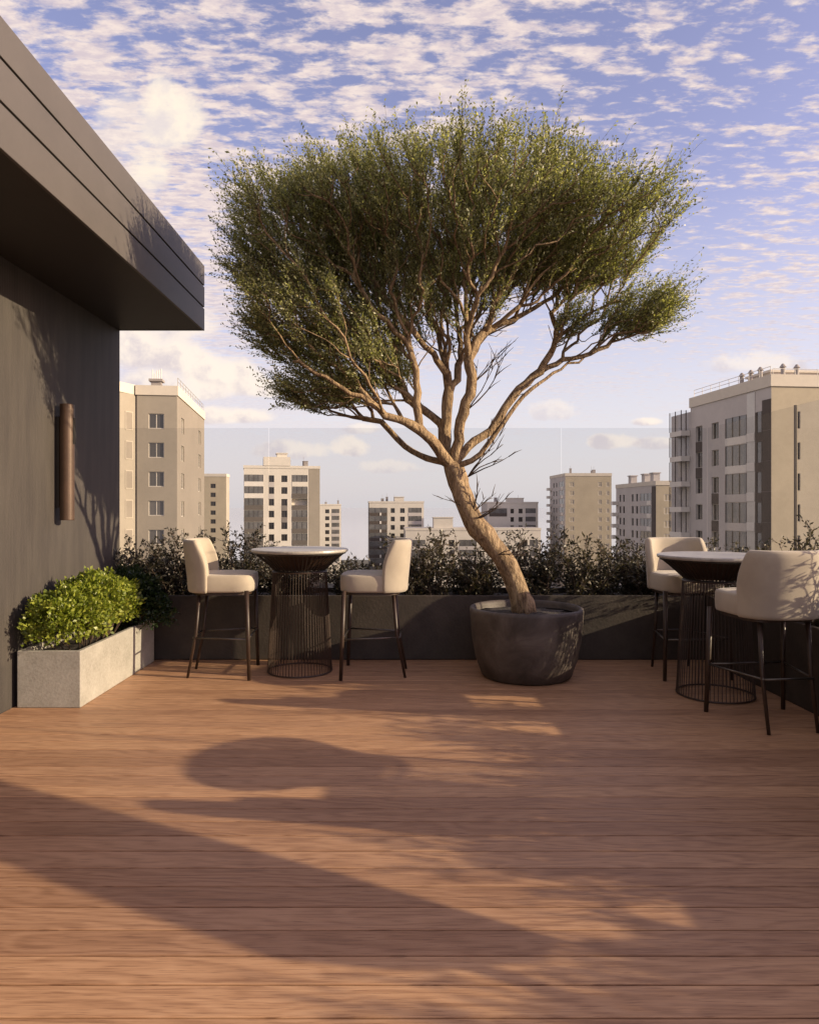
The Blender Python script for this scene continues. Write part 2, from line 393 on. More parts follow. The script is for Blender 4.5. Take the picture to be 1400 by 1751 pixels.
# ------------------------------------------------------------------ planters
def trough(name, x0, x1, y0, y1, h, wall, m, label, soil_drop=.05, bev=.006):
    r = empty(name, ((x0 + x1) / 2, (y0 + y1) / 2, 0), label, 'planter')
    hx, hy = (x1 - x0) / 2, (y1 - y0) / 2
    b = MB()
    o = [(-hx, -hy), (hx, -hy), (hx, hy), (-hx, hy)]; i_ = [(-hx + wall, -hy + wall), (hx - wall, -hy + wall), (hx - wall, hy - wall), (-hx + wall, hy - wall)]
    b.rings([[(*p, .001) for p in o], [(*p, h) for p in o], [(*p, h) for p in i_], [(*p, h - soil_drop - .05) for p in i_]])
    b.build('shell', m, r, bevel=bev)
    b = MB(); nx, ny = max(3, int(hx * 14)), max(3, int(hy * 14)); g = []
    for j in range(ny + 1):
        for i in range(nx + 1):
            g.append((-hx + wall + (2 * hx - 2 * wall) * i / nx, -hy + wall + (2 * hy - 2 * wall) * j / ny, h - soil_drop + random.uniform(-.012, .012)))
    b.add(g, [(j * (nx + 1) + i, j * (nx + 1) + i + 1, (j + 1) * (nx + 1) + i + 1, (j + 1) * (nx + 1) + i) for j in range(ny) for i in range(nx)])
    b.build('soil', M['soil'], r, smooth=True)
    return r
trough('concrete_planter', -2.715, -2.265, 5.06, 6.58, .405, .035, M['concrete'], 'pale concrete box planter on the deck against the dark wall')
trough('long_planter', -2.75, 2.846, 6.66, 7.36, .597, .05, M['planter_dark'], 'long dark planter wall across the back edge of the deck')
trough('long_planter', 2.85, 3.15, -2.0, 7.36, .597, .04, M['planter_dark'], 'dark planter wall running along the right edge of the deck behind the stools')

# glass railings
GZ = H + (CY - 732) * 7.4 / F
rail = empty('glass_railing', (0, 7.4, 0), 'clear frameless glass railing behind the back hedge', 'railing')
xs = [-4.4, -1.36, 1.67, 3.18]
for k in range(3):
    b = MB(); b.box(xs[k] + .006, xs[k + 1] - .006, -.006, .006, -.3, GZ); b.build('glass_panel', M['glass'], rail)
for k in range(1, 3):
    for z in (.62, GZ - .25):
        pass
rail2 = empty('glass_railing', (3.187, 0, 0), 'clear glass railing on the right with a slim dark post', 'railing')
ys = [-2.0, 1.0, 3.4, 5.76, 7.39]
for k in range(4):
    b = MB(); b.box(-.006, .006, ys[k] + .008, ys[k + 1] - .008, -.3, GZ); b.build('glass_panel', M['glass'], rail2)
for k in range(1, 4):
    b = MB(); b.box(-.008, .008, ys[k] - .0075, ys[k] + .0075, -.3, GZ + .005); b.build('post', M['post'], rail2)

# ------------------------------------------------------------------ bar stools
def make_stool(label):
    r = empty('bar_stool', (0, 0, 0), label, 'stool', group='cream bar stools on the terrace')
    # seat cushion, facing +y
    def outline(sx, y0, y1, n=48, e=4.2):
        cy, hy = (y0 + y1) / 2, (y1 - y0) / 2; pts = []
        for k in range(n):
            a = 2 * math.pi * k / n; c, s = math.cos(a), math.sin(a)
            pts.append((sx * math.copysign(abs(c) ** (2 / e), c), cy + hy * math.copysign(abs(s) ** (2 / e), s)))
        return pts
    def pad(z0, z1, sx, y0, y1, rad):
        rr = []
        for ins, z in [(rad * 1.2, z0), (rad * .25, z0 + rad * .25), (0, z0 + rad), (-.003, (z0 + z1) / 2), (0, z1 - rad), (rad * .25, z1 - rad * .25), (rad, z1), (rad * 3, z1 + .006), (rad * 6, z1 + .009)]:
            rr.append([(p[0] * (sx - ins) / sx, (p[1] - (y0 + y1) / 2) * (((y1 - y0) / 2 - ins) / ((y1 - y0) / 2)) + (y0 + y1) / 2, z) for p in outline(sx, y0, y1)])
        return rr
    b = MB(); b.rings(pad(.716, .862, .264, -.23, .285, .020)); b.build('seat', M['fabric'], r, smooth=True)
    # wraparound back
    b = MB(); rings = []; n = 44
    for k in range(n + 1):
        ph = R(-80 + 160 * k / n); a = abs(math.degrees(ph))
        t = min(1, max(0, (80.5 - a) / 18)); t = t ** .55 if t > 0 else 0
        top = .895 + .262 * t
        def P(rad, lean):
            e = 2.6; s, c = math.sin(ph), math.cos(ph)
            x = rad * 1.03 * math.copysign(abs(s) ** (2 / e), s); yy = -rad * math.copysign(abs(c) ** (2 / e), c)
            return Vector((x * (1 + lean * .35), yy * (1 + lean) - .012, 0))
        th = .058
        ro, ri = .272, .272 - th
        prof = []
        for (rd, z) in [(ri, .80), (ri + .006, .716), (ro - .006, .709), (ro, .735), (ro, .80), (ro, (top + .8) / 2), (ro, top - .035), (ro - .008, top - .010), ((ro + ri) / 2, top),
                        (ri + .008, top - .010), (ri, top - .035), (ri, (top + .8) / 2)]:
            lean = .17 * max(0, (z - .80) / .36)
            v = P(rd, lean); prof.append((v.x, v.y, z))
        rings.append(prof)
    b.rings(rings); b.build('backrest', M['fabric'], r, smooth=True, sub=1)
    b = MB(); rr = [[(p[0], p[1], z) for p in outline(.235, -.215, .262)] for z in (.694, .712)]; b.rings(rr); b.build('seat_frame', M['leg'], r)
    feet = [((-.270, .238), (-.286, .262)), ((.270, .238), (.286, .262)), ((-.165, -.165), (-.165, -.262)), ((.165, -.165), (.165, -.262))]
    for (tx, ty), (fx, fyy) in feet:
        b = MB(); rt, rb = (.019, .015) if ty > 0 else (.016, .011)
        b.tube([(fx, fyy, .001), (fx * .3 + tx * .7 if ty > 0 else (fx + tx) / 2, (fyy + ty) / 2 + (.0 if ty > 0 else .02), .36), (tx, ty, .735 if ty > 0 else .70)], [rb, (rt + rb) / 2, rt], 12)
        b.build('leg', M['leg'], r, smooth=True)
    zf = .335
    def lp(i):
        (tx, ty), (fx, fyy) = feet[i]; k = zf / .72; return Vector((fx + (tx - fx) * k, fyy + (ty - fyy) * k, zf))
    b = MB()
    for i, j in ((0, 1), (0, 2), (1, 3), (2, 3)): b.tube([lp(i), lp(j)], .0075, 8)
    b.build('footrest', M['steel'], r, smooth=True)
    return r
def make_table(label):
    r = empty('bar_table', (0, 0, 0), label, 'table', group='round bar tables')
    b = MB(); b.lathe([(0, 1.036), (.404, 1.036), (.414, 1.040), (.418, 1.050), (.416, 1.060), (.409, 1.064), (0, 1.066)], 72); b.build('tabletop', M['stone'], r, smooth=False)
    b = MB(); n = 60
    for k in range(n):
        a = 2 * math.pi * k / n; c, s = math.cos(a), math.sin(a)
        b.tube([(.215 * c, .215 * s, .876), (.31 * c, .31 * s, .965), (.392 * c, .392 * s, 1.033)], .0040, 5)
    for rr, z in ((.215, .876), (.392, 1.030)): b.lathe([(rr + .008 * math.cos(q * math.pi / 3), z + .008 * math.sin(q * math.pi / 3)) for q in range(6)], 60, closed=True)
    b.build('wire_basket', M['black'], r)
    b = MB(); b.lathe([(0, .885), (.19, .885), (.36, 1.034), (0, 1.034)], 60); b.build('basket_liner', M['leg'], r)
    b = MB(); n = 64
    for k in range(n):
        a = 2 * math.pi * k / n; c, s = math.cos(a), math.sin(a)
        b.tube([(.276 * c, .276 * s, .012), (.232 * c, .232 * s, .87)], .0034, 5)
    for rr, z in ((.276, .010), (.232, .868)): b.lathe([(rr + .007 * math.cos(q * math.pi / 3), z + .007 * math.sin(q * math.pi / 3)) for q in range(6)], 60, closed=True)
    b.build('wire_base', M['leg'], r)
    return r
stool = make_stool('cream bar stool facing right, between the concrete planter and the nearer-left round table')
table = make_table('round stone topped bar table with wire base, left of the potted tree')
def place(o, x, y, rz, label=None, first=False):
    c = o if first else copy_tree(o)
    c.location = (x, y, 0); c.rotation_euler.z = rz
    if label: c['label'] = label
    return c
stool['label'] = 'cream bar stool facing right, between the concrete planter and a round bar table'
place(stool, -1.52, 6.13, R(-90 + 4), first=True)
place(stool, -.215, 6.13, R(90 - 2), 'cream bar stool facing left, between the round table and the big potted tree')
place(stool, 2.44, 4.74, R(6), 'cream bar stool with its back to the camera, nearest on the right')
place(stool, 2.43, 6.12, R(180 + 4), 'cream bar stool facing the camera behind the right table')
place(table, -.87, 6.2, 0, first=True)
place(table, 2.39, 5.42, R(3), 'round stone topped bar table standing in shade near the right edge')

# ------------------------------------------------------------------ pot
PY = 6.03; PX = (899 - CX) * PY / F
pot = empty('tree_pot', (PX, PY, 0), 'big round dark stone pot holding the tree', 'pot')
prof = [(0, .001), (.345, .001), (.375, .02), (.425, .16), (.455, .32), (.468, .48), (.474, .555), (.470, .578), (.455, .585), (.440, .578), (.432, .55), (.425, .46)]
b = MB(); b.lathe(prof, 72); b.build('shell', M['pot'], pot, smooth=True)
b = MB()
rings = [[(rr * math.cos(2 * math.pi * k / 40), rr * math.sin(2 * math.pi * k / 40), .525 + .02 * (1 - rr / .43) + random.uniform(-.006, .006)) for k in range(40)] for rr in (.432, .35, .27, .19, .1, .02)]
b.rings(rings); b.build('soil', M['soil'], pot, smooth=True)

# ------------------------------------------------------------------ the tree
TD = PY
def build_tree():
    t0 = at(896, 1046, TD)
    tree = empty('tree', t0, 'wide umbrella crowned tree with leaning tan trunk growing in the dark pot', 'tree')
    pos, par = [], []
    minr = []
    def addn(p, pa, mr=0): pos.append(Vector(p)); par.append(pa); minr.append(mr); return len(pos) - 1
    def nearest(p): return min(range(len(pos)), key=lambda i: (pos[i] - p).length)
    def cr(P, seg=.07):
        out = []
        for i in range(len(P) - 1):
            p0, p1, p2, p3 = P[max(i - 1, 0)], P[i], P[i + 1], P[min(i + 2, len(P) - 1)]
            n = max(1, int((p2 - p1).length / seg))
            for k in range(1, n + 1):
                t = k / n
                out.append(.5 * ((2 * p1) + (p2 - p0) * t + (2 * p0 - 5 * p1 + 4 * p2 - p3) * t * t + (3 * p1 - p0 - 3 * p2 + p3) * t ** 3))
        return out
    def limb(pts, r0, r1, start=None):
        P = [at(x, y, TD + dd) for x, y, dd in pts]
        n0 = nearest(P[0]) if start is None and pos else None
        if n0 is None: last = addn(P[0], -1, r0)
        else:
            last = n0; P[0] = pos[n0]
        path = cr(P)
        for k, p in enumerate(path):
            f = (k + 1) / len(path)
            jit = Vector((random.gauss(0, .008), random.gauss(0, .008), random.gauss(0, .008))) if pos and len(pos) > 30 else Vector()
            last = addn(p + jit, last, r0 + (r1 - r0) * f)
    limb([(896, 1046, 0), (886, 1012, 0), (868, 968, 0), (840, 930, -.02), (808, 890, -.03), (792, 852, -.02), (783, 825, 0), (775, 800, 0)], .092, .078)
    limb([(775, 800, 0), (757, 790, .05), (730, 784, .12), (693, 764, .2), (668, 738, .28), (652, 721, .33), (604, 714, .4), (555, 700, .45), (520, 694, .5)], .035, .008)
    limb([(775, 800, 0), (745, 762, -.12), (714, 735, -.2), (692, 721, -.25), (662, 710, -.3), (634, 689, -.38), (600, 676, -.42), (556, 645, -.5), (500, 615, -.55)], .042, .010)
    limb([(714, 735, -.2), (712, 690, -.22), (711, 634, -.25), (690, 580, -.3), (650, 540, -.4)], .018, .008)
    limb([(692, 721, -.25), (668, 680, -.1), (648, 640, 0), (610, 600, .1), (560, 570, .15), (500, 545, .2)], .017, .007)
    limb([(662, 710, -.3), (640, 670, -.5), (612, 630, -.65), (570, 590, -.75)], .014, .006)
    limb([(775, 800, 0), (761, 770, .03), (757, 737, .05), (765, 700, .05), (768, 679, .05)], .055, .048)
    limb([(768, 679, .05), (761, 640, 0), (738, 604, -.1), (702, 560, -.2), (668, 520, -.25), (640, 480, -.25), (610, 450, -.2)], .036, .009)
    limb([(702, 560, -.2), (680, 500, .1), (665, 450, .3), (640, 420, .4)], .02, .007)
    limb([(761, 640, 0), (752, 590, .2), (735, 540, .4), (716, 480, .6), (700, 440, .7)], .024, .008)
    limb([(768, 679, .05), (782, 635, .15), (786, 590, .3), (780, 530, .45), (770, 460, .5), (758, 420, .5)], .028, .008)
    limb([(775, 800, 0), (783, 755, -.05), (792, 705, -.1), (805, 660, -.15), (800, 612, -.2), (799, 560, -.3), (795, 500, -.3), (800, 440, -.2)], .036, .009)
    limb([(800, 612, -.2), (828, 570, -.15), (880, 545, 0), (931, 517, .1), (1000, 466, .2), (1060, 425, .2)], .03, .008)
    limb([(799, 560, -.3), (820, 505, -.5), (850, 455, -.55)], .02, .007)
    limb([(880, 545, 0), (900, 500, -.3), (940, 455, -.35), (965, 435, -.35)], .017, .007)
    limb([(829, 570, -.15), (850, 510, .25), (890, 450, .5), (910, 420, .6)], .018, .007)
    limb([(785, 790, 0), (812, 756, .05), (838, 735, .1), (862, 700, .12), (876, 679, .14), (898, 655, .16), (925, 634, .16), (963, 614, .15), (1010, 605, .12), (1050, 582, .1), (1085, 545, .1), (1105, 520, .1)], .040, .012)
    limb([(783, 806, 0), (820, 776, -.07), (850, 738, -.08), (872, 706, -.05), (893, 678, 0), (920, 657, .05), (945, 636, .1), (985, 618, .14), (1020, 592, .16)], .03, .007)
    limb([(925, 634, .16), (950, 590, .05), (975, 560, 0), (1010, 535, -.05), (1050, 515, -.1)], .018, .007)
    limb([(963, 614, .15), (975, 575, .25), (1000, 555, .35), (1040, 535, .4)], .012, .006)
    # crown: branchlet tips scattered in overlapping flat lobes
    lobes = [(775, 402, 290, 66, 1.45, 1, 780), (520, 425, 112, 70, 1.1, 1, 240), (1010, 420, 115, 55, 1.1, 1, 220), (530, 560, 112, 66, 1.0, 1, 240),
             (610, 645, 105, 40, .6, .9, 120), (1080, 545, 60, 36, .4, 1, 90), (760, 465, 250, 52, 1.0, .85, 260), (965, 562, 30, 20, .2, .9, 14), (690, 540, 90, 50, .5, .7, 70),
             (970, 475, 115, 30, .5, .9, 120), (610, 368, 130, 40, .8, 1, 150), (875, 352, 130, 40, .8, 1, 140), (455, 475, 52, 34, .5, 1, 55), (560, 680, 80, 24, .45, 1, 70),
             (745, 530, 140, 75, .7, .30, 150), (610, 605, 120, 50, .6, .35, 80), (890, 500, 120, 45, .5, .45, 70), (1000, 570, 70, 25, .3, .4, 24)]
    tips = []; bare = set()
    for cx, cy, rx, ry, dr, sh, n in lobes:
        for k in range(n):
            v = Vector((random.gauss(0, 1), random.gauss(0, 1), random.gauss(0, 1))).normalized() * random.uniform(.15, 1) ** (.42)
            tips.append(at(cx + rx * v.x, cy + ry * v.z, TD) + Vector((0, v.y * dr, 0)))
            if random.random() > sh: bare.add(tuple(tips[-1]))
    fork = at(776, 800, TD)
    tips.sort(key=lambda p: (p - fork).length)
    arr = np.array([tuple(p) for p in pos])
    pos_l = [arr]
    A = np.zeros((120000, 3)); n_ = len(pos); A[:n_] = arr
    PL = np.zeros(120000)
    for q_ in range(1, len(pos)): PL[q_] = PL[par[q_]] + (pos[q_] - pos[par[q_]]).length
    start_ok = [(i > 22) for i in range(len(pos))]
    ends = []
    for T in tips:
        tv = np.array(T); dv = A[:len(pos)] - tv; dist = np.linalg.norm(dv, axis=1)
        rad_t = (T - fork).length
        rr = np.linalg.norm(A[:len(pos)] - np.array(fork), axis=1)
        cost = dist + .62 * PL[:len(pos)] + 1.6 * np.maximum(0, rr - rad_t + .05) + np.where(np.arange(len(pos)) < 26, 3, 0) + .35 * np.maximum(0, A[:len(pos), 2] - T.z)
        k = int(np.argmin(cost))
        p0 = pos[k]; pd = (p0 - pos[par[k]]).normalized() if par[k] >= 0 else Vector((0, 0, 1))
        L = (T - p0).length
        if L < .03: continue
        outd = (T - fork).normalized()
        c1 = p0 + (pd * .6 + (T - p0).normalized() * .4) * L * .38; c2 = T - (outd * .7 + Vector((0, 0, .25))) * L * .3
        m = max(2, int(L / .07)); last = k; path = []
        for j in range(1, m + 1):
            t = j / m
            q = p0 * (1 - t) ** 3 + c1 * 3 * t * (1 - t) ** 2 + c2 * 3 * t * t * (1 - t) + T * t ** 3
            q += Vector((random.gauss(0, .006), random.gauss(0, .006), random.gauss(0, .006)))
            pv_ = last; last = addn(q, last); A[last] = tuple(q); PL[last] = PL[pv_] + (q - pos[pv_]).length; path.append(last)
        if tuple(T) not in bare: ends.append(path)
    N = len(pos); kids = [[] for _ in range(N)]
    for i, p in enumerate(par):
        if p >= 0: kids[p].append(i)
    rad = [0] * N; E = 2.42
    for i in range(N - 1, -1, -1):
        s_ = sum(rad[k] ** E for k in kids[i]) ** (1 / E) if kids[i] else .0030
        rad[i] = max(s_ + .00006, minr[i] * .9)
    for i in range(1, N): rad[i] = min(rad[i], rad[par[i]])
    thick, thin = MB(), MB()
    stack = [(0, [])]; done = 0
    chains = []
    st = [0]; lead = {0: -1}
    while st:
        i = st.pop(); ch = [i] if lead[i] < 0 else [lead[i], i]
        while kids[i]:
            ks = sorted(kids[i], key=lambda q: -rad[q])
            for q in ks[1:]: lead[q] = i; st.append(q)
            i = ks[0]; ch.append(i)
        chains.append(ch)
    for ch in chains:
        rs = [rad[i] for i in ch]
        if lead.get(ch[1], -1) == ch[0] and len(ch) > 1 and ch[0] != 0: rs[0] = rs[1] * 1.15
        big = rs[min(1, len(rs) - 1)]
        if big > .03: # bark lumps on thick wood
            rs = [q * (1 + random.uniform(-.05, .07)) for q in rs]
        n = 16 if big > .05 else 10 if big > .02 else 6 if big > .008 else 4
        pts = [pos[i] - t0 for i in ch]
        if ch[0] == 0: pts[0] = pts[0] - Vector((0, 0, .06)); rs[0] *= 1.25; rs[1] *= 1.12
        (thick if big > .016 else thin).tube(pts, rs, n, True, .055 if big > .02 else 0)
    tr = thick.build('trunk', M['bark'], tree, smooth=True)
    thin.build('branch', M['bark'], tree, smooth=True)
    # leafy twigs
    TB, TDr = [], []
    fz = np.array(fork)
    for path in ends:
        seg = path[-max(2, int(len(path) * .7)):]
        for k in range(len(seg)):
            i = seg[k]; d0 = (pos[i] - pos[par[i]])
            if d0.length < 1e-6: continue
            d0.normalize(); o = (pos[i] - fork).normalized()
            for q in range(2 if k < len(seg) - 1 else 6):
                v = d0 * .35 + o * .95 + Vector((0, 0, .14)) + Vector((random.gauss(0, .34), random.gauss(0, .34), random.gauss(0, .26)))
                TB.append(tuple(pos[i] - t0)); TDr.append(tuple(v.normalized()))
    TB = np.array(TB); TDr = np.array(TDr); n = len(TB)
    L = rng.uniform(.12, .32, n); L[rng.random(n) < .05] *= 1.45
    sag = rng.normal(0, .10, (n, 3)); sag[:, 2] += .04
    m = 15
    ts = np.linspace(.12, 1, m)
    # twig stems as slim crossed strips
    e1 = TB + TDr * L[:, None] + sag * L[:, None]; mid = TB + TDr * L[:, None] * .5
    s_ = nrm(np.cross(TDr, rng.normal(size=(n, 3)))) * .0016
    stems = np.stack([TB - s_, TB + s_, e1 + s_ * .4, e1 - s_ * .4], axis=1)
    quads_mesh('twig', stems, M['twig'], tree)
    Bs, Ds = [], []
    for t in ts:
        p = TB + TDr * (L * t)[:, None] + sag * (L * t * t)[:, None]
        ax = nrm(np.cross(TDr, rng.normal(size=(n, 3))))
        dd = TDr * .75 + ax * .8
        Bs.append(p); Ds.append(dd)
    Bs = np.concatenate(Bs); Ds = np.concatenate(Ds)
    keep = rng.random(len(Bs)) < .92
    Bs, Ds = Bs[keep], Ds[keep]
    V = leaf_quads(Bs, Ds, rng.uniform(.017, .036, len(Bs)), rng.uniform(.0040, .0078, len(Bs)))
    quads_mesh('crown', V, M['leaf'], tree)
    # bare dead sprays on the trunk
    def spray(px, py, ang, Lp, n, dd, r=.009):
        dead = MB(); p0 = at(px, py, TD + dd) - t0
        for k in range(n):
            a = R(ang + random.uniform(-26, 26)); l = Lp * random.uniform(.55, 1.05) * TD / F
            pts = [p0]; cur = p0.copy(); dirn = Vector((math.cos(a), random.uniform(-.35, .2), math.sin(a)))
            for j in range(6):
                dirn = (dirn + Vector((random.gauss(0, .13), random.gauss(0, .13), random.gauss(.05, .10)))).normalized()
                cur = cur + dirn * l / 6; pts.append(cur.copy())
                if j in (2, 3, 4) and random.random() < .8:
                    d2 = (dirn + Vector((random.gauss(0, .4), random.gauss(0, .3), random.gauss(.15, .35)))).normalized(); l2 = l * random.uniform(.2, .42)
                    dead.tube([cur, cur + d2 * l2 * .5 + Vector((0, 0, .006)), cur + d2 * l2], [r * .42, r * .3, r * .12], 4)
            dead.tube(pts, [r * (1 - .13 * j) * .62 for j in range(7)], 5)
        dead.build('dead_branch', M['twig'], tree, smooth=True)
    spray(800, 700, 52, 150, 4, -.12, .010)
    spray(810, 655, 60, 95, 3, -.16, .009)
    spray(800, 815, 42, 120, 5, -.1, .011)
    spray(830, 765, 38, 75, 3, -.1, .008)
    spray(806, 880, 40, 62, 5, -.09, .010)
    spray(812, 888, 20, 80, 3, -.1, .009)
    spray(852, 948, 15, 60, 3, -.1, .008)
    spray(792, 865, 165, 55, 2, -.08, .007)
    spray(880, 680, 30, 30, 2, 0, .006)
    print('tree', len(tips), N, n, len(V))
build_tree()

# ------------------------------------------------------------------ shrubs
def shrub(name, loc, hgt, wid, nst, leafL, mleaf, label, cat='shrub', group=None, dens=1.0, lean=(0, 0), spread=.55, seed=0, tw=(.05, .14)):
    random.seed(1000 + seed)
    r = empty(name, loc, label, cat, group=group)
    st = MB(); B, D = [], []
    for k in range(nst):
        a = random.uniform(0, 2 * math.pi); s = random.uniform(.1, 1) ** .6
        h = hgt * random.uniform(.35, 1.0) * (1.08 - .22 * s)
        base = Vector((random.uniform(-.25, .25) * wid[0], random.uniform(-.25, .25) * wid[1], -.06))
        tip = Vector((math.cos(a) * s * wid[0] * spread + lean[0] * h, math.sin(a) * s * wid[1] * spread + lean[1] * h, h))
        pts = []; n = 8
        for j in range(n + 1):
            t = j / n; q = base.lerp(tip, t); q.z = base.z + (tip.z - base.z) * (t ** .85)
            pts.append(q + Vector((random.gauss(0, .010), random.gauss(0, .010), 0)))
        st.tube(pts, [.0065 * (1 - .8 * j / n) for j in range(n + 1)], 5)
        for j in range(1, n + 1):
            dirn = (pts[j] - pts[j - 1]).normalized()
            for q in range((int(3 * dens) if j < n - 1 else 1) + (2 if j == n else 0)):
                v = (dirn * .6 + Vector((random.gauss(0, .6), random.gauss(0, .6), random.gauss(.15, .4)))).normalized()
                l = random.uniform(*tw); p = pts[j].lerp(pts[j - 1], random.random()); e = p + v * l
                st.tube([p, e], [.0022, .0010], 3, False)
                for u in range(6):
                    t = (u + 1) / 6; w_ = Vector((random.gauss(0, 1), random.gauss(0, 1), random.gauss(0, 1)))
                    B.append(tuple(p.lerp(e, t))); D.append(tuple(v * .6 + w_ * .5))
    B, D = np.array(B), np.array(D); n = len(B)
    st.build('stems', M['twig'], r)
    quads_mesh('leaves', leaf_quads(B, D, rng.uniform(.7, 1.2, n) * leafL, rng.uniform(.16, .24, n) * leafL), mleaf, r)
    return r
# (photo x, photo y of top, half width in m, depth, material, label)
HG = 'dark shrubs in the planters along the deck edge'
BACK = [(232, 925, .34, 7.0, 0, 'dark wiry shrub in the back planter, behind the deep green bush beside the wall'),
        (300, 912, .34, 7.05, 0, 'dark twiggy shrub in the back planter, left of the leftmost stool backrest'),
        (408, 905, .34, 7.0, 0, 'dark shrub in the back planter, between the leftmost stool backrest and the table'),
        (500, 958, .34, 7.05, 0, 'low dark shrub in the back planter, hidden behind the left bar table'),
        (612, 958, .32, 7.0, 0, 'low dark shrub in the back planter, right of the left table top'),
        (725, 900, .36, 7.0, 1, 'tall dark shrub in the back planter, just right of the left-facing stool'),
        (810, 938, .34, 7.05, 1, 'brownish shrub in the back planter, directly left of the leaning trunk'),
        (905, 902, .32, 7.0, 0, 'tall pointed dark shrub in the back planter, right of the leaning trunk'),
        (1005, 918, .38, 7.0, 1, 'wide brown green shrub in the back planter, in front of the plain beige tower'),
        (1090, 932, .32, 7.05, 0, 'dark shrub in the back planter, left of the camera-facing stool'),
        (1172, 950, .30, 7.0, 0, 'dark shrub in the back planter corner, behind the camera-facing stool')]
for i, (px, py, hw, dep, mt, lab) in enumerate(BACK):
    top = H - (py - CY) * dep / F
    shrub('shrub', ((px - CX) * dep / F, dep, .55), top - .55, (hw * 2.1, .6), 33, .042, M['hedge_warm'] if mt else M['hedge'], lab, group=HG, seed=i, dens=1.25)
# right-hand planter
RIGHT = [(6.75, .58, .30), (6.15, .52, .30), (5.6, .58, .30), (5.12, .80, .34), (4.45, .80, .36)]
RL = ['brownish shrub in the corner of the right planter, in front of the glazed balconies', 'low shrub in the right planter, behind the right table top', 'low shrub in the right planter, seen just left of the nearest stool backrest',
      'tall leafy shrub in the right planter, at the photo edge above the nearest stool backrest', 'leafy shrub in the right planter just outside the photo, beside the nearest stool']
for i, (yy, h, hw) in enumerate(RIGHT):
    shrub('shrub', (3.0, yy, .55), h, (.30, hw * 2), 26, .036, M['hedge_warm'], RL[i], group=HG, seed=40 + i, dens=1.1)

# lime green and deep green bushes in the concrete planter
def mound(name, lumps, n, leafL, m, label, loc, droop=0.0):
    r = empty(name, loc, label, 'bush')
    P, D = [], []
    for (cx, cy, cz, rx, ry, rz, wgt) in lumps:
        k = int(n * wgt); v = nrm(rng.normal(size=(k, 3))); v[:, 2] = np.where(v[:, 2] < -.35, -v[:, 2], v[:, 2])
        s = rng.uniform(.55, 1.0, (k, 1)) ** .6 * (1 + .10 * np.sin(v[:, :1] * 9 + cx * 30) + .10 * np.sin(v[:, 1:2] * 11 + cy * 17) + .08 * np.sin(v[:, 2:3] * 13))
        P.append(np.array([cx, cy, cz]) + v * s * np.array([rx, ry, rz])); D.append(v * .55 + rng.normal(0, .55, (k, 3)) + np.array([0, 0, .25 - droop]))
    P, D = np.concatenate(P), np.concatenate(D); kk = len(P)
    V = leaf_quads(P, D, rng.uniform(.7, 1.25, kk) * leafL, rng.uniform(.26, .38, kk) * leafL, .6)
    st = MB()
    for k in range(46):
        i = rng.integers(kk); q = Vector(P[i])
        st.tube([(q.x * .35, q.y * .6, -.03), (q.x * .8, q.y * .85, q.z * .6), tuple(q)], [.006, .004, .002], 4)
    st.build('stems', M['twig'], r)
    quads_mesh('leaves', V, m, r)
    return r
mound('bush', [(.0, -.52, .20, .27, .30, .25, .30), (.04, -.18, .27, .26, .30, .27, .30), (.03, .14, .24, .25, .26, .26, .22), (-.10, -.36, .17, .22, .24, .22, .12)], 15000, .034, M['lime'],
      'bright lime green bush filling the front of the concrete planter', (-2.47, 5.80, .36))
mound('bush', [(.02, .0, .22, .25, .26, .28, .5), (.12, -.02, .10, .30, .22, .22, .3), (-.05, .12, .30, .18, .18, .22, .2)], 12000, .030, M['fir'],
      'deep green bush at the back end of the concrete planter, behind the lime green one', (-2.42, 6.36, .36), .2)

# ------------------------------------------------------------------ apartment buildings
BASE = -30
class Facade:
    """wall sheet with real recessed openings. o: lower-left corner, u: along, n: outward normal"""
    def __init__(s, o, u, n, Wd, z0, z1): s.o, s.u, s.n, s.W, s.z0, s.z1 = Vector(o), Vector(u), Vector(n), Wd, z0, z1; s.op = []
    def P(s, a, z, out=0): return Vector((s.o.x, s.o.y, 0)) + s.u * a + s.n * out + Vector((0, 0, z))
    def opening(s, a0, a1, z0, z1, dep): s.op.append((a0, a1, z0, z1, dep))
    def mesh(s, b):
        us = sorted({0, s.W, *[q for o in s.op for q in o[:2]]}); zs = sorted({s.z0, s.z1, *[q for o in s.op for q in o[2:4]]})
        for i in range(len(us) - 1):
            for j in range(len(zs) - 1):
                cu, cz = (us[i] + us[i + 1]) / 2, (zs[j] + zs[j + 1]) / 2
                if any(o[0] < cu < o[1] and o[2] < cz < o[3] for o in s.op): continue
                b.add([s.P(us[i], zs[j]), s.P(us[i + 1], zs[j]), s.P(us[i + 1], zs[j + 1]), s.P(us[i], zs[j + 1])], [(0, 1, 2, 3)])
        for a0, a1, z0, z1, dp in s.op:
            q = [(a0, z0), (a1, z0), (a1, z1), (a0, z1)]
            for k in range(4):
                A_, B_ = q[k], q[(k + 1) % 4]
                b.add([s.P(*A_), s.P(*A_, -dp), s.P(*B_, -dp), s.P(*B_)], [(0, 1, 2, 3)])
            b.add([s.P(a, z, -dp) for a, z in q], [(0, 1, 2, 3)])
    def bx(s, b, a0, a1, z0, z1, o0, o1):
        v = [s.P(a, z, o) for o in (o0, o1) for a, z in ((a0, z0), (a1, z0), (a1, z1), (a0, z1))]
        b.add(v, [(0, 3, 2, 1), (4, 5, 6, 7), (0, 1, 5, 4), (1, 2, 6, 5), (2, 3, 7, 6), (3, 0, 4, 7)])
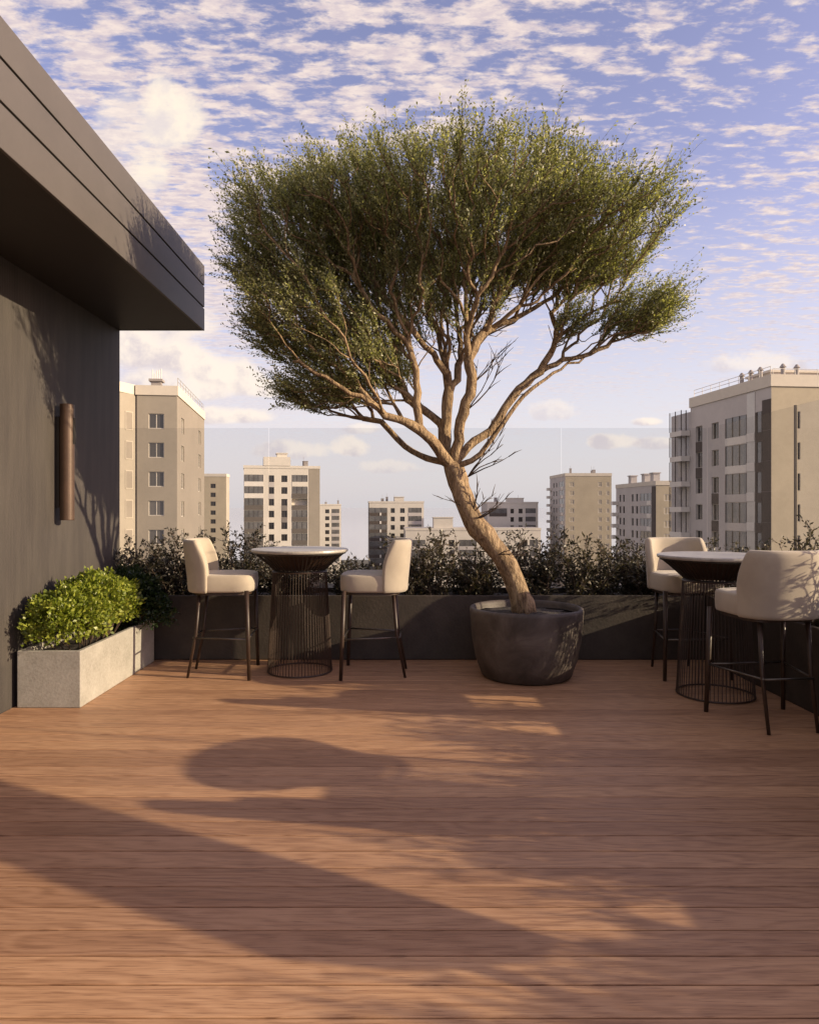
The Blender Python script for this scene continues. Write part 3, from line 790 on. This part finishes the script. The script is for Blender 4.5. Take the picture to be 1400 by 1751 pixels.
def window(fc, root, a0, a1, z0, z1, dep=.22, mull=1, fw=.07, framed=True, mframe='frame', mpane='pane'):
    fc.opening(a0, a1, z0, z1, dep)
    b = MB(); e = .003
    fc.bx(b, a0 + e, a0 + fw, z0 + e, z1 - e, -dep + .02, -dep + .10); fc.bx(b, a1 - fw, a1 - e, z0 + e, z1 - e, -dep + .02, -dep + .10)
    fc.bx(b, a0 + fw, a1 - fw, z0 + e, z0 + fw, -dep + .02, -dep + .10); fc.bx(b, a0 + fw, a1 - fw, z1 - fw, z1 - e, -dep + .02, -dep + .10)
    for k in range(1, mull + 1):
        c = a0 + (a1 - a0) * k / (mull + 1); fc.bx(b, c - fw * .5, c + fw * .5, z0 + fw, z1 - fw, -dep + .02, -dep + .09)
    w_ = b.build('window', M[mframe], root)
    b = MB(); fc.bx(b, a0 + fw * .6, a1 - fw * .6, z0 + fw * .6, z1 - fw * .6, -dep + .03, -dep + .05); b.build('pane', M[mpane], w_)
    return w_
def loggia(fc, root, a0, a1, z0, fh, band='white', dep=1.3, mull=3, glazed=True, out=.06, ph=1.0):
    fc.opening(a0, a1, z0 + .02, z0 + fh - .25, dep)
    b = MB(); fc.bx(b, a0 + .01, a1 - .01, z0 - .18, z0 + ph, .0, out); w_ = b.build('balcony', M[band], root)
    if glazed:
        b = MB(); fc.bx(b, a0 + .02, a1 - .02, z0 + ph, z0 + fh - .26, -.06, -.03); b.build('pane', M['loggia_glass'], w_)
        b = MB()
        for k in range(mull + 1):
            c = a0 + .04 + (a1 - a0 - .08) * k / mull; fc.bx(b, c - .035, c + .035, z0 + ph, z0 + fh - .26, -.029, .02)
        b.build('glazing_bar', M['stucco_dark'], w_)
def tower(name, label, px, dep, Wd, D, ztop, ang, mfront, mside, spec_front=None, spec_side=None, side='left', par=1.3, mpar='stucco_cream', parapet_out=.12, gear=0, seed=0):
    """px: near corner shared by front and visible side. ang rotates it about z. front runs away from the corner"""
    c = Vector(((px - CX) * dep / F, dep, 0)); ca, sa = math.cos(ang), math.sin(ang)
    ux, uy = Vector((ca, sa, 0)), Vector((-sa, ca, 0))
    root = empty(name, (c.x, c.y, BASE), label, 'building', group='apartment blocks beyond the terrace')
    root.rotation_euler.z = 0
    shift = Vector((0, 0, -BASE))
    sgn = 1 if side == 'left' else -1                      # side face on the left or right of the front
    o_front = Vector((0, 0, 0)) if sgn > 0 else -ux * Wd
    ff = Facade(o_front, ux, -uy, Wd, 0, ztop - BASE)
    if sgn > 0: fs = Facade(uy * D, -uy, -ux, D, 0, ztop - BASE)
    else: fs = Facade(Vector((0, 0, 0)), uy, ux, D, 0, ztop - BASE)
    if spec_front: spec_front(ff, root)
    if spec_side: spec_side(fs, root)
    b = MB(); ff.mesh(b); b.build('front_wall', mfront, root)
    b = MB(); fs.mesh(b)
    # far and hidden faces
    bl = o_front; q = [bl, bl + ux * Wd, bl + ux * Wd + uy * D, bl + uy * D]
    Z = ztop - BASE
    def wallq(A_, B_): b.add([A_, B_, B_ + Vector((0, 0, Z)), A_ + Vector((0, 0, Z))], [(0, 1, 2, 3)])
    wallq(q[2], q[3])
    if sgn > 0: wallq(q[1], q[2])
    else: wallq(q[3], q[0])
    b.add([p + Vector((0, 0, Z - .02)) for p in q], [(0, 1, 2, 3)])
    b.build('side_wall', mside, root)
    if par:
        b = MB(); T = lambda v: q[0] + ux * v[0] + uy * v[1] + Vector((0, 0, v[2]))
        e = parapet_out
        b.box(-e, Wd + e, -e, .25, Z - par, Z, T); b.box(-e, Wd + e, D - .25, D + e, Z - par, Z, T)
        b.box(-e, .25, .2505, D - .2505, Z - par, Z - .003, T); b.box(Wd - .25, Wd + e, .2505, D - .2505, Z - par, Z - .003, T)
        b.build('parapet', M[mpar], root)
    rnd = random.Random(seed)
    for k in range(gear):
        T = lambda v: q[0] + ux * v[0] + uy * v[1] + Vector((0, 0, v[2]))
        gx, gy = rnd.uniform(.12, .85) * Wd, rnd.uniform(.1, .6) * D; h = rnd.uniform(.7, 1.9); s = rnd.uniform(.3, 1.1)
        b = MB(); b.box(gx, gx + s, gy, gy + s, Z - .05, Z + h, T); b.box(gx - .08, gx + s + .08, gy - .08, gy + s + .08, Z + h, Z + h + .12, T)
        if rnd.random() < .6: p = T((gx + s / 2, gy + s / 2, Z + h + .1)); b.tube([p, p + Vector((0, 0, rnd.uniform(.6, 1.6)))], .04, 5)
        b.build('roof_vent', M['roofgear'], root)
    return root, ff, fs, q, ux, uy
def roof_box(root, q, ux, uy, Z, x0, x1, y0, y1, h, m, name='roof_house'):
    T = lambda v: q[0] + ux * v[0] + uy * v[1] + Vector((0, 0, v[2]))
    b = MB(); b.box(x0, x1, y0, y1, Z - .05, Z + h, T); b.box(x0 - .2, x1 + .2, y0 - .2, y1 + .2, Z + h, Z + h + .25, T); return b.build(name, M[m], root)
def floors(ff, top_off, fh, n):
    """window sill heights counted down from the roof"""
    return [ff.z1 - top_off - fh * k for k in range(n)]

# --- block A: big beige block at left
depA = 74.0; fhA = 3.0
def fA(ff, root):
    W_ = ff.W; s = W_ / 66.0                                # metres per photo pixel on the front
    for z in floors(ff, 4.45 + 0.0, fhA, 7): window(ff, root, 19 * s, 44.5 * s, z, z + 1.55, .2)
def sA(fs, root):
    for z in floors(fs, 4.6, fhA, 7):
        window(fs, root, 2.6, 4.6, z, z + 1.65, .22, 1); window(fs, root, 15.5, 17.6, z, z + 1.65, .22, 1)
zA = H + (CY - 660) * depA / F
rootA, ffA, fsA, qA, uA, vA = tower('apartment_building', 'big beige apartment block with white two-pane windows, right beside the dark penthouse wall', 303, depA, 66 * depA / F, 21, zA, R(7.9), M['stucco_buff'], M['stucco_buff_shaded'], fA, sA, 'right', 1.0, gear=0)
# projecting bay on its left
ZA = zA - BASE
bay = MB(); T = lambda v: qA[0] + uA * v[0] + vA * v[1] + Vector((0, 0, v[2]))
bo = [(-.02, .3), (-1.3, -1.7), (-6, -1.7), (-6, 6), (-.02, 6)]
bay.rings([[T((*p, z)) for p in bo] for z in (0, ZA - .98)]); bay.build('bay', M['stucco_buff'], rootA)
bay = MB(); bo2 = [(-.13, .2), (-1.25, -1.85), (-6, -1.85), (-6, 6), (-.13, 6)]
bay.rings([[T((*p, z)) for p in bo2] for z in (ZA - .975, ZA + .02)]); bay.build('bay_parapet', M['stucco_cream'], rootA)
fb = Facade(T((-1.3, -1.7, 0)), (T((-.02, .3, 0)) - T((-1.3, -1.7, 0))).normalized(), (T((-.02, .3, 0)) - T((-1.3, -1.7, 0))).normalized().cross(Vector((0, 0, 1))), 2.3, 0, ZA)
for z in floors(fb, 4.5, fhA, 6):
    b = MB(); fb.bx(b, .75, 1.75, z - .2, z + 1.7, .01, .05); ww = b.build('window', M['stucco_beige'], rootA)
    b = MB(); fb.bx(b, .85, 1.65, z - .1, z + 1.6, .052, .06); b.build('pane', M['stucco_buff_shaded'], ww)
roof_box(rootA, qA, uA, vA, ZA, 1.2, 2.2, 1.0, 1.9, .6, 'roofgear', 'roof_vent')
for k in range(5):
    p = T((1.3 + k * .22, 1.3, ZA + .7)); b = MB(); b.tube([p, p + Vector((0, 0, random.uniform(.6, 1.3)))], .05, 6); b.build('vent_pipe', M['white'], rootA)
b = MB()
for k in range(12):
    p = T((4.0, .4 + k * 1.8, ZA)); b.tube([p, p + Vector((0, 0, .9))], .03, 4)
for zq in (.5, .9): b.tube([T((4.0, .4, ZA + zq)), T((4.0, 20.2, ZA + zq))], .03, 4)
b.build('roof_railing', M['roofgear'], rootA)

# --- block B: slim far tower just right of A
def fB(ff, root):
    for z in floors(ff, 4.9, 3.0, 11):
        window(ff, root, ff.W - 5.2, ff.W - 3.5, z, z + 1.5, .2, 1, .09, mframe='band_dark', mpane='pane_dark'); window(ff, root, ff.W - 9.7, ff.W - 8.7, z, z + 1.5, .2, 0, .09, mframe='band_dark', mpane='pane_dark')
def sB(fs, root): pass
r_, f_, s_, q_, u_, v_ = tower('apartment_building', 'slim far tan tower with small dark windows, between the beige block and the pale tower', 387, 241, 16, 7, H + (CY - 810) * 241 / F, R(5), M['stucco_tan'], M['stucco_beige'], fB, sB, 'right', 1.0, gear=2, seed=3)

# --- block C: pale tower with loggias
depC = 184
def fC(ff, root):
    s = depC / F
    zs = floors(ff, 4.2, 3.0, 9)
    def U(p): return (p - 420) * s
    for i, z in enumerate(zs):
        loggia(ff, root, U(420.5), U(452), z - .9, 3.0, 'white' if i < 2 else 'band_dark', 1.4, 4, True)
        loggia(ff, root, U(499.5), U(526), z - .9, 3.0, 'stucco_pale' if i < 1 else 'band_dark', 1.4, 3, i != 2)
        window(ff, root, U(461), U(470), z, z + 1.7, .3, 0, .06, mframe='band_dark', mpane='pane_dark')
        window(ff, root, U(482), U(492), z, z + 1.7, .3, 1, .06, mframe='band_dark', mpane='pane_dark')
        if i in (1, 2, 6): b = MB(); ff.bx(b, U(461), U(470), z + 1.702, z + 2.998, .012, .03); b.build('spandrel', M['stucco_grey'], root)
        if i in (3, 4): b = MB(); ff.bx(b, U(482), U(492), z + 1.702, z + 2.998, .012, .03); b.build('spandrel', M['band_grey'], root)
    b = MB(); ff.bx(b, U(528), ff.W - .02, 0, ff.z1 - .75, .012, .03); b.build('dark_or_shade_panel', M['stucco_buff'], root)  # darker strip on the front, painted in place of the shaded side face
def sC(fs, root):
    for z in floors(fs, 4.2, 3.0, 9): window(fs, root, 3, 4.6, z, z + 1.6, .25, 0, .06)
zC = H + (CY - 797) * depC / F
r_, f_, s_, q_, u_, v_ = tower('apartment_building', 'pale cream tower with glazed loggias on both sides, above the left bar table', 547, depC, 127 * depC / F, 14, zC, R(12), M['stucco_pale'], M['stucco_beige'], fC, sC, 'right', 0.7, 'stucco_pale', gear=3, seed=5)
ZC = zC - BASE
T = lambda v: q_[0] + u_[0:3] * 0 if False else q_[0] + u_ * v[0] + v_ * v[1] + Vector((0, 0, v[2]))
sC_ = depC / F
b = MB(); b.box(32.5 * sC_, 77 * sC_, -.25, 8, ZC - .05, ZC + 2.2, T); b.build('raised_core', M['stucco_pale'], r_)
roof_box(r_, q_, u_, v_, ZC + 2.2, 55 * sC_, 72 * sC_, 1, 5, .9, 'stucco_pale')

# --- block D: small far tower right of C
depD = 310
def fD(ff, root):
    s = depD / F
    for i, z in enumerate(floors(ff, 4.0, 3.0, 8)):
        window(ff, root, 9 * s, 16 * s, z, z + 1.7, .25, 1, .08, mframe='band_dark', mpane='pane_dark')
        loggia(ff, root, 20 * s, 33 * s, z - .9, 3.0, 'stucco_grey', 1.4, 2)
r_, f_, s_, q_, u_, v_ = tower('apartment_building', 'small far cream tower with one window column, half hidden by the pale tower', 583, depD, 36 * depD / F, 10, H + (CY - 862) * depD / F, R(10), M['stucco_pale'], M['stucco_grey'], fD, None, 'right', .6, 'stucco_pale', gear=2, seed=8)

# --- block E: tower above the second stool
depE = 254
def fE(ff, root):
    s = depE / F
    for i, z in enumerate(floors(ff, 4.2, 3.0, 9)):
        loggia(ff, root, .4 * s, 31 * s, z - .9, 3.0, 'stucco_dark', 1.4, 3)
        b = MB(); ff.bx(b, 18 * s, 21 * s, z - .9, z + .1, .065, .14); b.build('balcony_panel', M['white'], root)
        window(ff, root, 37 * s, 44 * s, z, z + 1.7, .25, 0, .08, mframe='band_dark', mpane='pane_dark'); window(ff, root, 53 * s, 61 * s, z, z + 1.7, .25, 1, .08, mframe='band_dark', mpane='pane_dark')
        if i < 3: loggia(ff, root, 67 * s, 90 * s, z - .9, 3.0, 'stucco_grey', 1.4, 3)
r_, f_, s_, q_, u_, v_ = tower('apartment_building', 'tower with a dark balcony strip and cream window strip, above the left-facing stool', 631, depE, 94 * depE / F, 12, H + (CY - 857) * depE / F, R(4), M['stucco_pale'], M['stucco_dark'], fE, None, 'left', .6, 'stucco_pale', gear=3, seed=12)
roof_box(r_, q_, u_, v_, H + (CY - 857) * depE / F - BASE, 44 * depE / F, 60 * depE / F, 1, 4, 1.4, 'stucco_pale')

# --- block G: tower right of the trunk
depG = 256
def fG(ff, root):
    s = depG / F
    for i, z in enumerate(floors(ff, 4.2, 3.0, 6)):
        if i < 1:
            loggia(ff, root, 3 * s, 34 * s, z - .9, 3.0, 'stucco_dark', 1.4, 3)
        window(ff, root, 40 * s, 46 * s, z, z + 1.7, .25, 0, .08, mframe='band_dark', mpane='pane_dark'); window(ff, root, 54 * s, 61 * s, z, z + 1.7, .25, 1, .08, mframe='band_dark', mpane='pane_dark')
        if i < 3: loggia(ff, root, 66 * s, 84 * s, z - .9, 3.0, 'stucco_grey', 1.4, 2)
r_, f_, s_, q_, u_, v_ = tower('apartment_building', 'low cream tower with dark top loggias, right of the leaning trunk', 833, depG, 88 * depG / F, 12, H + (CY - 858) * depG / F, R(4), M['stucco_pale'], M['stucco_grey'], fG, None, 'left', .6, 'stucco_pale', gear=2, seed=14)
roof_box(r_, q_, u_, v_, H + (CY - 858) * depG / F - BASE, 36 * depG / F, 64 * depG / F, 1, 4, 1.2, 'stucco_pale')

# --- block H: long low block between E and G
depH = 238
def fH(ff, root):
    s = depH / F
    for i, z in enumerate(floors(ff, 6.2, 3.4, 4)):
        loggia(ff, root, 4 * s, 34 * s, z - .9, 3.4, 'stucco_grey', 1.4, 3)
        for a in (52, 74, 200): window(ff, root, a * s, (a + 10) * s, z, z + 2.2, .3, 1, .1, mframe='band_dark', mpane='pane_dark')
        loggia(ff, root, 92 * s, 122 * s, z - .9, 3.4, 'stucco_grey', 1.4, 3)
        loggia(ff, root, 214 * s, 228 * s, z - .9, 3.4, 'stucco_grey', 1.4, 2)
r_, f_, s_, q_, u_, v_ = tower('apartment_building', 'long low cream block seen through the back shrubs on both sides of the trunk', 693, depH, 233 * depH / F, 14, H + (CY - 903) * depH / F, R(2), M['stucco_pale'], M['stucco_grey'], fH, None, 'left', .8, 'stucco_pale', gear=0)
roof_box(r_, q_, u_, v_, H + (CY - 903) * depH / F - BASE, 49 * depH / F, 82 * depH / F, 1, 6, 3.4, 'stucco_pale')

# --- block I: plain beige tower
depI = 244
def fI(ff, root):
    s = depI / F
    for z in floors(ff, 4.6, 3.0, 9):
        window(ff, root, 7 * s, 15 * s, z, z + 1.5, .15, 1, .12, mpane='stucco_tan'); window(ff, root, 56 * s, 62 * s, z, z + 1.5, .15, 1, .12, mpane='stucco_tan')
        window(ff, root, 70 * s, 75 * s, z, z + 1.5, .15, 1, .12, mpane='stucco_tan')
def sI(fs, root):
    for i, z in enumerate(floors(fs, 4.6, 3.0, 9)):
        loggia(fs, root, 15.5, 23.0, z - .9, 3.0, 'stucco_grey', 1.4, 3)
        b = MB(); fs.bx(b, 19.5, 21.8, z - .9, z + .1, .065, .14); b.build('balcony_panel', M['white'], root)
        for a in (6, 10.5): window(fs, root, a, a + 2, z, z + 1.7, .25, 0, .1, mframe='band_dark', mpane='pane_dark')
        b = MB(); fs.bx(b, .3, 3.5, z - .9, z + .1, .03, 1.4); b.build('balcony', M['white'], root)
r_, f_, s_, q_, u_, v_ = tower('apartment_building', 'plain beige tower with a shaded balcony side, right of centre behind the widest shrub', 966, depI, 79 * depI / F, 25, H + (CY - 809) * depI / F, R(0), M['stucco_tan'], M['stucco_grey'], fI, sI, 'left', 1.0, gear=3, seed=20)

# --- block J: tower with shaded balcony side
depJ = 162
def sJ(fs, root):
    for i, z in enumerate(floors(fs, 4.6, 3.0, 9)):
        loggia(fs, root, 19.5, 27.0, z - .9, 3.0, 'stucco_grey', 1.4, 3)
        b = MB(); fs.bx(b, 24.2, 26.9, z - .9, z + .1, .065, .14); b.build('balcony_panel', M['white'], root)
        for a in (3, 6, 13, 16.3): window(fs, root, a, a + 1.5, z, z + 1.8, .25, 0, .08, mframe='band_dark', mpane='pane_dark')
        b = MB(); fs.bx(b, .1, 2.2, z - .9, z + .1, .03, 1.5); b.build('balcony', M['white'], root)
    b = MB(); fs.bx(b, 27.3, fs.W - .01, 0, fs.z1 - 1.2, .02, .05); b.build('dark_strip', M['stucco_dark'], root)
def fJ(ff, root):
    for z in floors(ff, 4.6, 3.0, 9): window(ff, root, 1.8, 3.4, z, z + 1.5, .15, 1, .12, mpane='stucco_tan')
r_, f_, s_, q_, u_, v_ = tower('apartment_building', 'grey sided tower with stacked white balcony panels, just left of the big corner block', 1121, depJ, 16, 30, H + (CY - 822) * depJ / F, R(0), M['stucco_tan'], M['stucco_grey'], fJ, sJ, 'left', 1.0, gear=2, seed=23)
for yy in (3, 9, 19): roof_box(r_, q_, u_, v_, H + (CY - 822) * depJ / F - BASE, .5, 2, yy, yy + 2.2, 1.8, 'stucco_grey')

# --- block K: big block at right
depK = 68.8
def fK(ff, root):
    s = depK / F
    for z in floors(ff, 5.2, 3.0, 6): window(ff, root, 48 * s, 53 * s, z, z + 1.65, .25, 0, .05, mframe='stucco_dark', mpane='pane_dark')
    for z in floors(ff, 5.2, 3.0, 6): window(ff, root, 150 * s, 172 * s, z, z + 1.65, .2, 1, .06)
def sK(fs, root):                                          # runs from the far end (0) to the near corner (W)
    Wd = fs.W
    ca_, sa_, cx_ = math.cos(R(6)), math.sin(R(6)), (1318 - CX) * depK / F
    def U(px):                                             # photo x on this receding face -> metres from the far end
        k = (px - CX) / F
        return Wd - (cx_ - depK * k) / (ca_ * k + sa_)
    for i, z in enumerate(floors(fs, 5.2, 3.0, 6)):
        z0 = z - .9
        loggia(fs, root, U(1239.5), U(1276), z0, 3.0, 'white' if i < 2 else 'stucco_grey', 1.5, 3, True, .06, .62)
        loggia(fs, root, U(1293), U(1302), z0, 3.0, 'stucco_dark', .6, 1, True, .03, .7)
        b = MB(); fs.bx(b, U(1277.0), U(1290.5), z0 - .1, z0 + .75, .055, .11); b.build('balcony_panel', M['white'], root)
        window(fs, root, U(1189), U(1200), z - .1, z + 1.7, .3, 1, .06, mpane='pane_dark'); window(fs, root, U(1216), U(1228), z - .1, z + 1.7, .3, 1, .06, mpane='pane_dark')
        if i in (0, 1): b = MB(); fs.bx(b, U(1189), U(1200), z - 1.298, z - .102, .012, .03); b.build('spandrel', M['stucco_dark'], root)
        if i in (2, 3): b = MB(); fs.bx(b, U(1216), U(1228), z - 1.298, z - .102, .012, .03); b.build('spandrel', M['stucco_dark'], root)
        b = MB(); fs.bx(b, U(1291), U(1292.8), z0 - .25, z0 + 2.74, .012, .03); fs.bx(b, U(1292.85), U(1302.4), z0 - .25, z0 - .19, .012, .03); b.build('dark_strip', M['stucco_dark'], root)
    b = MB(); fs.bx(b, U(1277.0), U(1290.5), 0, fs.z1 - 1.3, .012, .05); b.build('corner_glazing', M['pale_glazing'], root)
    for zz in [fs.z1 - 5.3 - 3 * k for k in range(6)]:
        b = MB(); fs.bx(b, U(1302.5), Wd - .02, zz, zz + 2.98, .012, .03); b.build('dark_or_shade_panel', M['stucco_dark'], root)
zK = H + (CY - 640) * depK / F
rootK, ffK, fsK, qK, uK, vK = tower('apartment_building', 'big corner block with grey glazed balcony side and cream parapet at the right edge', 1318, depK, 17, 15.3, zK, R(6), M['stucco_tan'], M['stucco_grey'], fK, sK, 'left', 1.15, gear=0)
ZK = zK - BASE
T = lambda v: qK[0] + uK * v[0] + vK * v[1] + Vector((0, 0, v[2]))
# stair-stepped glazed balcony stack at the far end of the side face
for k in range(6):
    z0 = ZK - 2.9 - 3.0 * k - 1.4
    b = MB(); b.box(-1.1, -.02, 15.4, 18.2, z0 - .1, z0 + .5, T); bal = b.build('balcony', M['white'], rootK)
    b = MB(); b.box(-1.06, -.1, 15.46, 18.1, z0 + .505, z0 + 2.88, T); b.build('pane', M['glass'], bal)
    b = MB()
    for (xx, yy) in ((-1.1, 15.4), (-.5, 15.4), (-1.1, 16.8), (-1.1, 18.2)): b.box(xx - .04, xx + .04, yy - .04, yy + .04, z0 + .502, z0 + 2.895, T)
    b.build('glazing_bar', M['stucco_dark'], bal)
b = MB(); b.box(.0, 16.8, 15.32, 20, 0, ZK - 1.6, T); b.build('rear_wing', M['stucco_grey'], rootK)
for k, (xx, yy) in enumerate([(.8, 3.0), (.8, 4.6), (.8, 6.2), (2.0, 1.2), (3.6, 1.4)]):
    b = MB(); p = T((xx, yy, ZK)); b.tube([p - Vector((0, 0, .1)), p + Vector((0, 0, .95))], .2, 10); b.tube([p + Vector((0, 0, .95)), p + Vector((0, 0, 1.3))], [.34, .1], 10); b.build('roof_vent', M['roofgear'], rootK)
b = MB()
for k in range(9):
    p = T((.2, .4 + k * 1.8, ZK)); b.tube([p, p + Vector((0, 0, .85))], .03, 4)
for zq in (.45, .85): b.tube([T((.2, .4, ZK + zq)), T((.2, 14.8, ZK + zq))], .03, 4)
for k in range(6):
    p = T((.3 + k * 2.3, .2, ZK)); b.tube([p, p + Vector((0, 0, .6))], .03, 4)
for zq in (.6,): b.tube([T((.3, .2, ZK + zq)), T((12, .2, ZK + zq))], .03, 4)
b.build('roof_railing', M['white'], rootK)
roof_box(rootK, qK, uK, vK, ZK, 2.6, 9.5, 4, 8, 1.0, 'stucco_cream')

# ------------------------------------------------------------------ things out of frame whose shade falls on the deck
place(table, 2.50, 3.31, 0, 'round stone topped bar table just outside the photo, beside the right planter')
place(stool, 2.54, 2.90, R(4), 'cream bar stool outside the photo, on the near side of the out-of-frame table')
caster_ = empty('shadow_caster', (2.62, 1.60, 0), 'added shadow caster shaped as a closed umbrella leaning over the right planter, outside the photo', 'shadow_caster')  # added unseen object, shaped to cast the broad band of shade
ax = Vector((0, .70, .72)).normalized(); p0 = Vector((0, -.62, .02))
b = MB(); b.tube([p0, p0 + ax * 3.6], .022, 12); b.build('pole', M['black'], caster_, smooth=True)
b = MB(); b.tube([p0 + ax * q for q in (1.05, 1.12, 1.5, 2.2, 2.9, 3.35, 3.5)], [.10, .20, .215, .20, .15, .08, .02], 20); b.build('caster_bundle', M['fabric'], caster_, smooth=True)
b = MB(); b.lathe([(0, .001), (.26, .001), (.27, .03), (.24, .06), (.05, .075), (0, .075)], 32, (0, -.6)); b.build('base', M['pot'], caster_)
for i, (yy, h) in enumerate([(3.85, .42), (3.3, .30), (2.75, .30), (2.38, .44), (1.78, .20), (1.35, .46), (.85, .5), (.2, .45), (-.6, .4)]):
    shrub('shrub', (3.0, yy, .55), h, (.30, .62), 24, .036, M['hedge'], 'dark shrub in the right planter outside the photo', group=HG, seed=60 + i, dens=1.1)
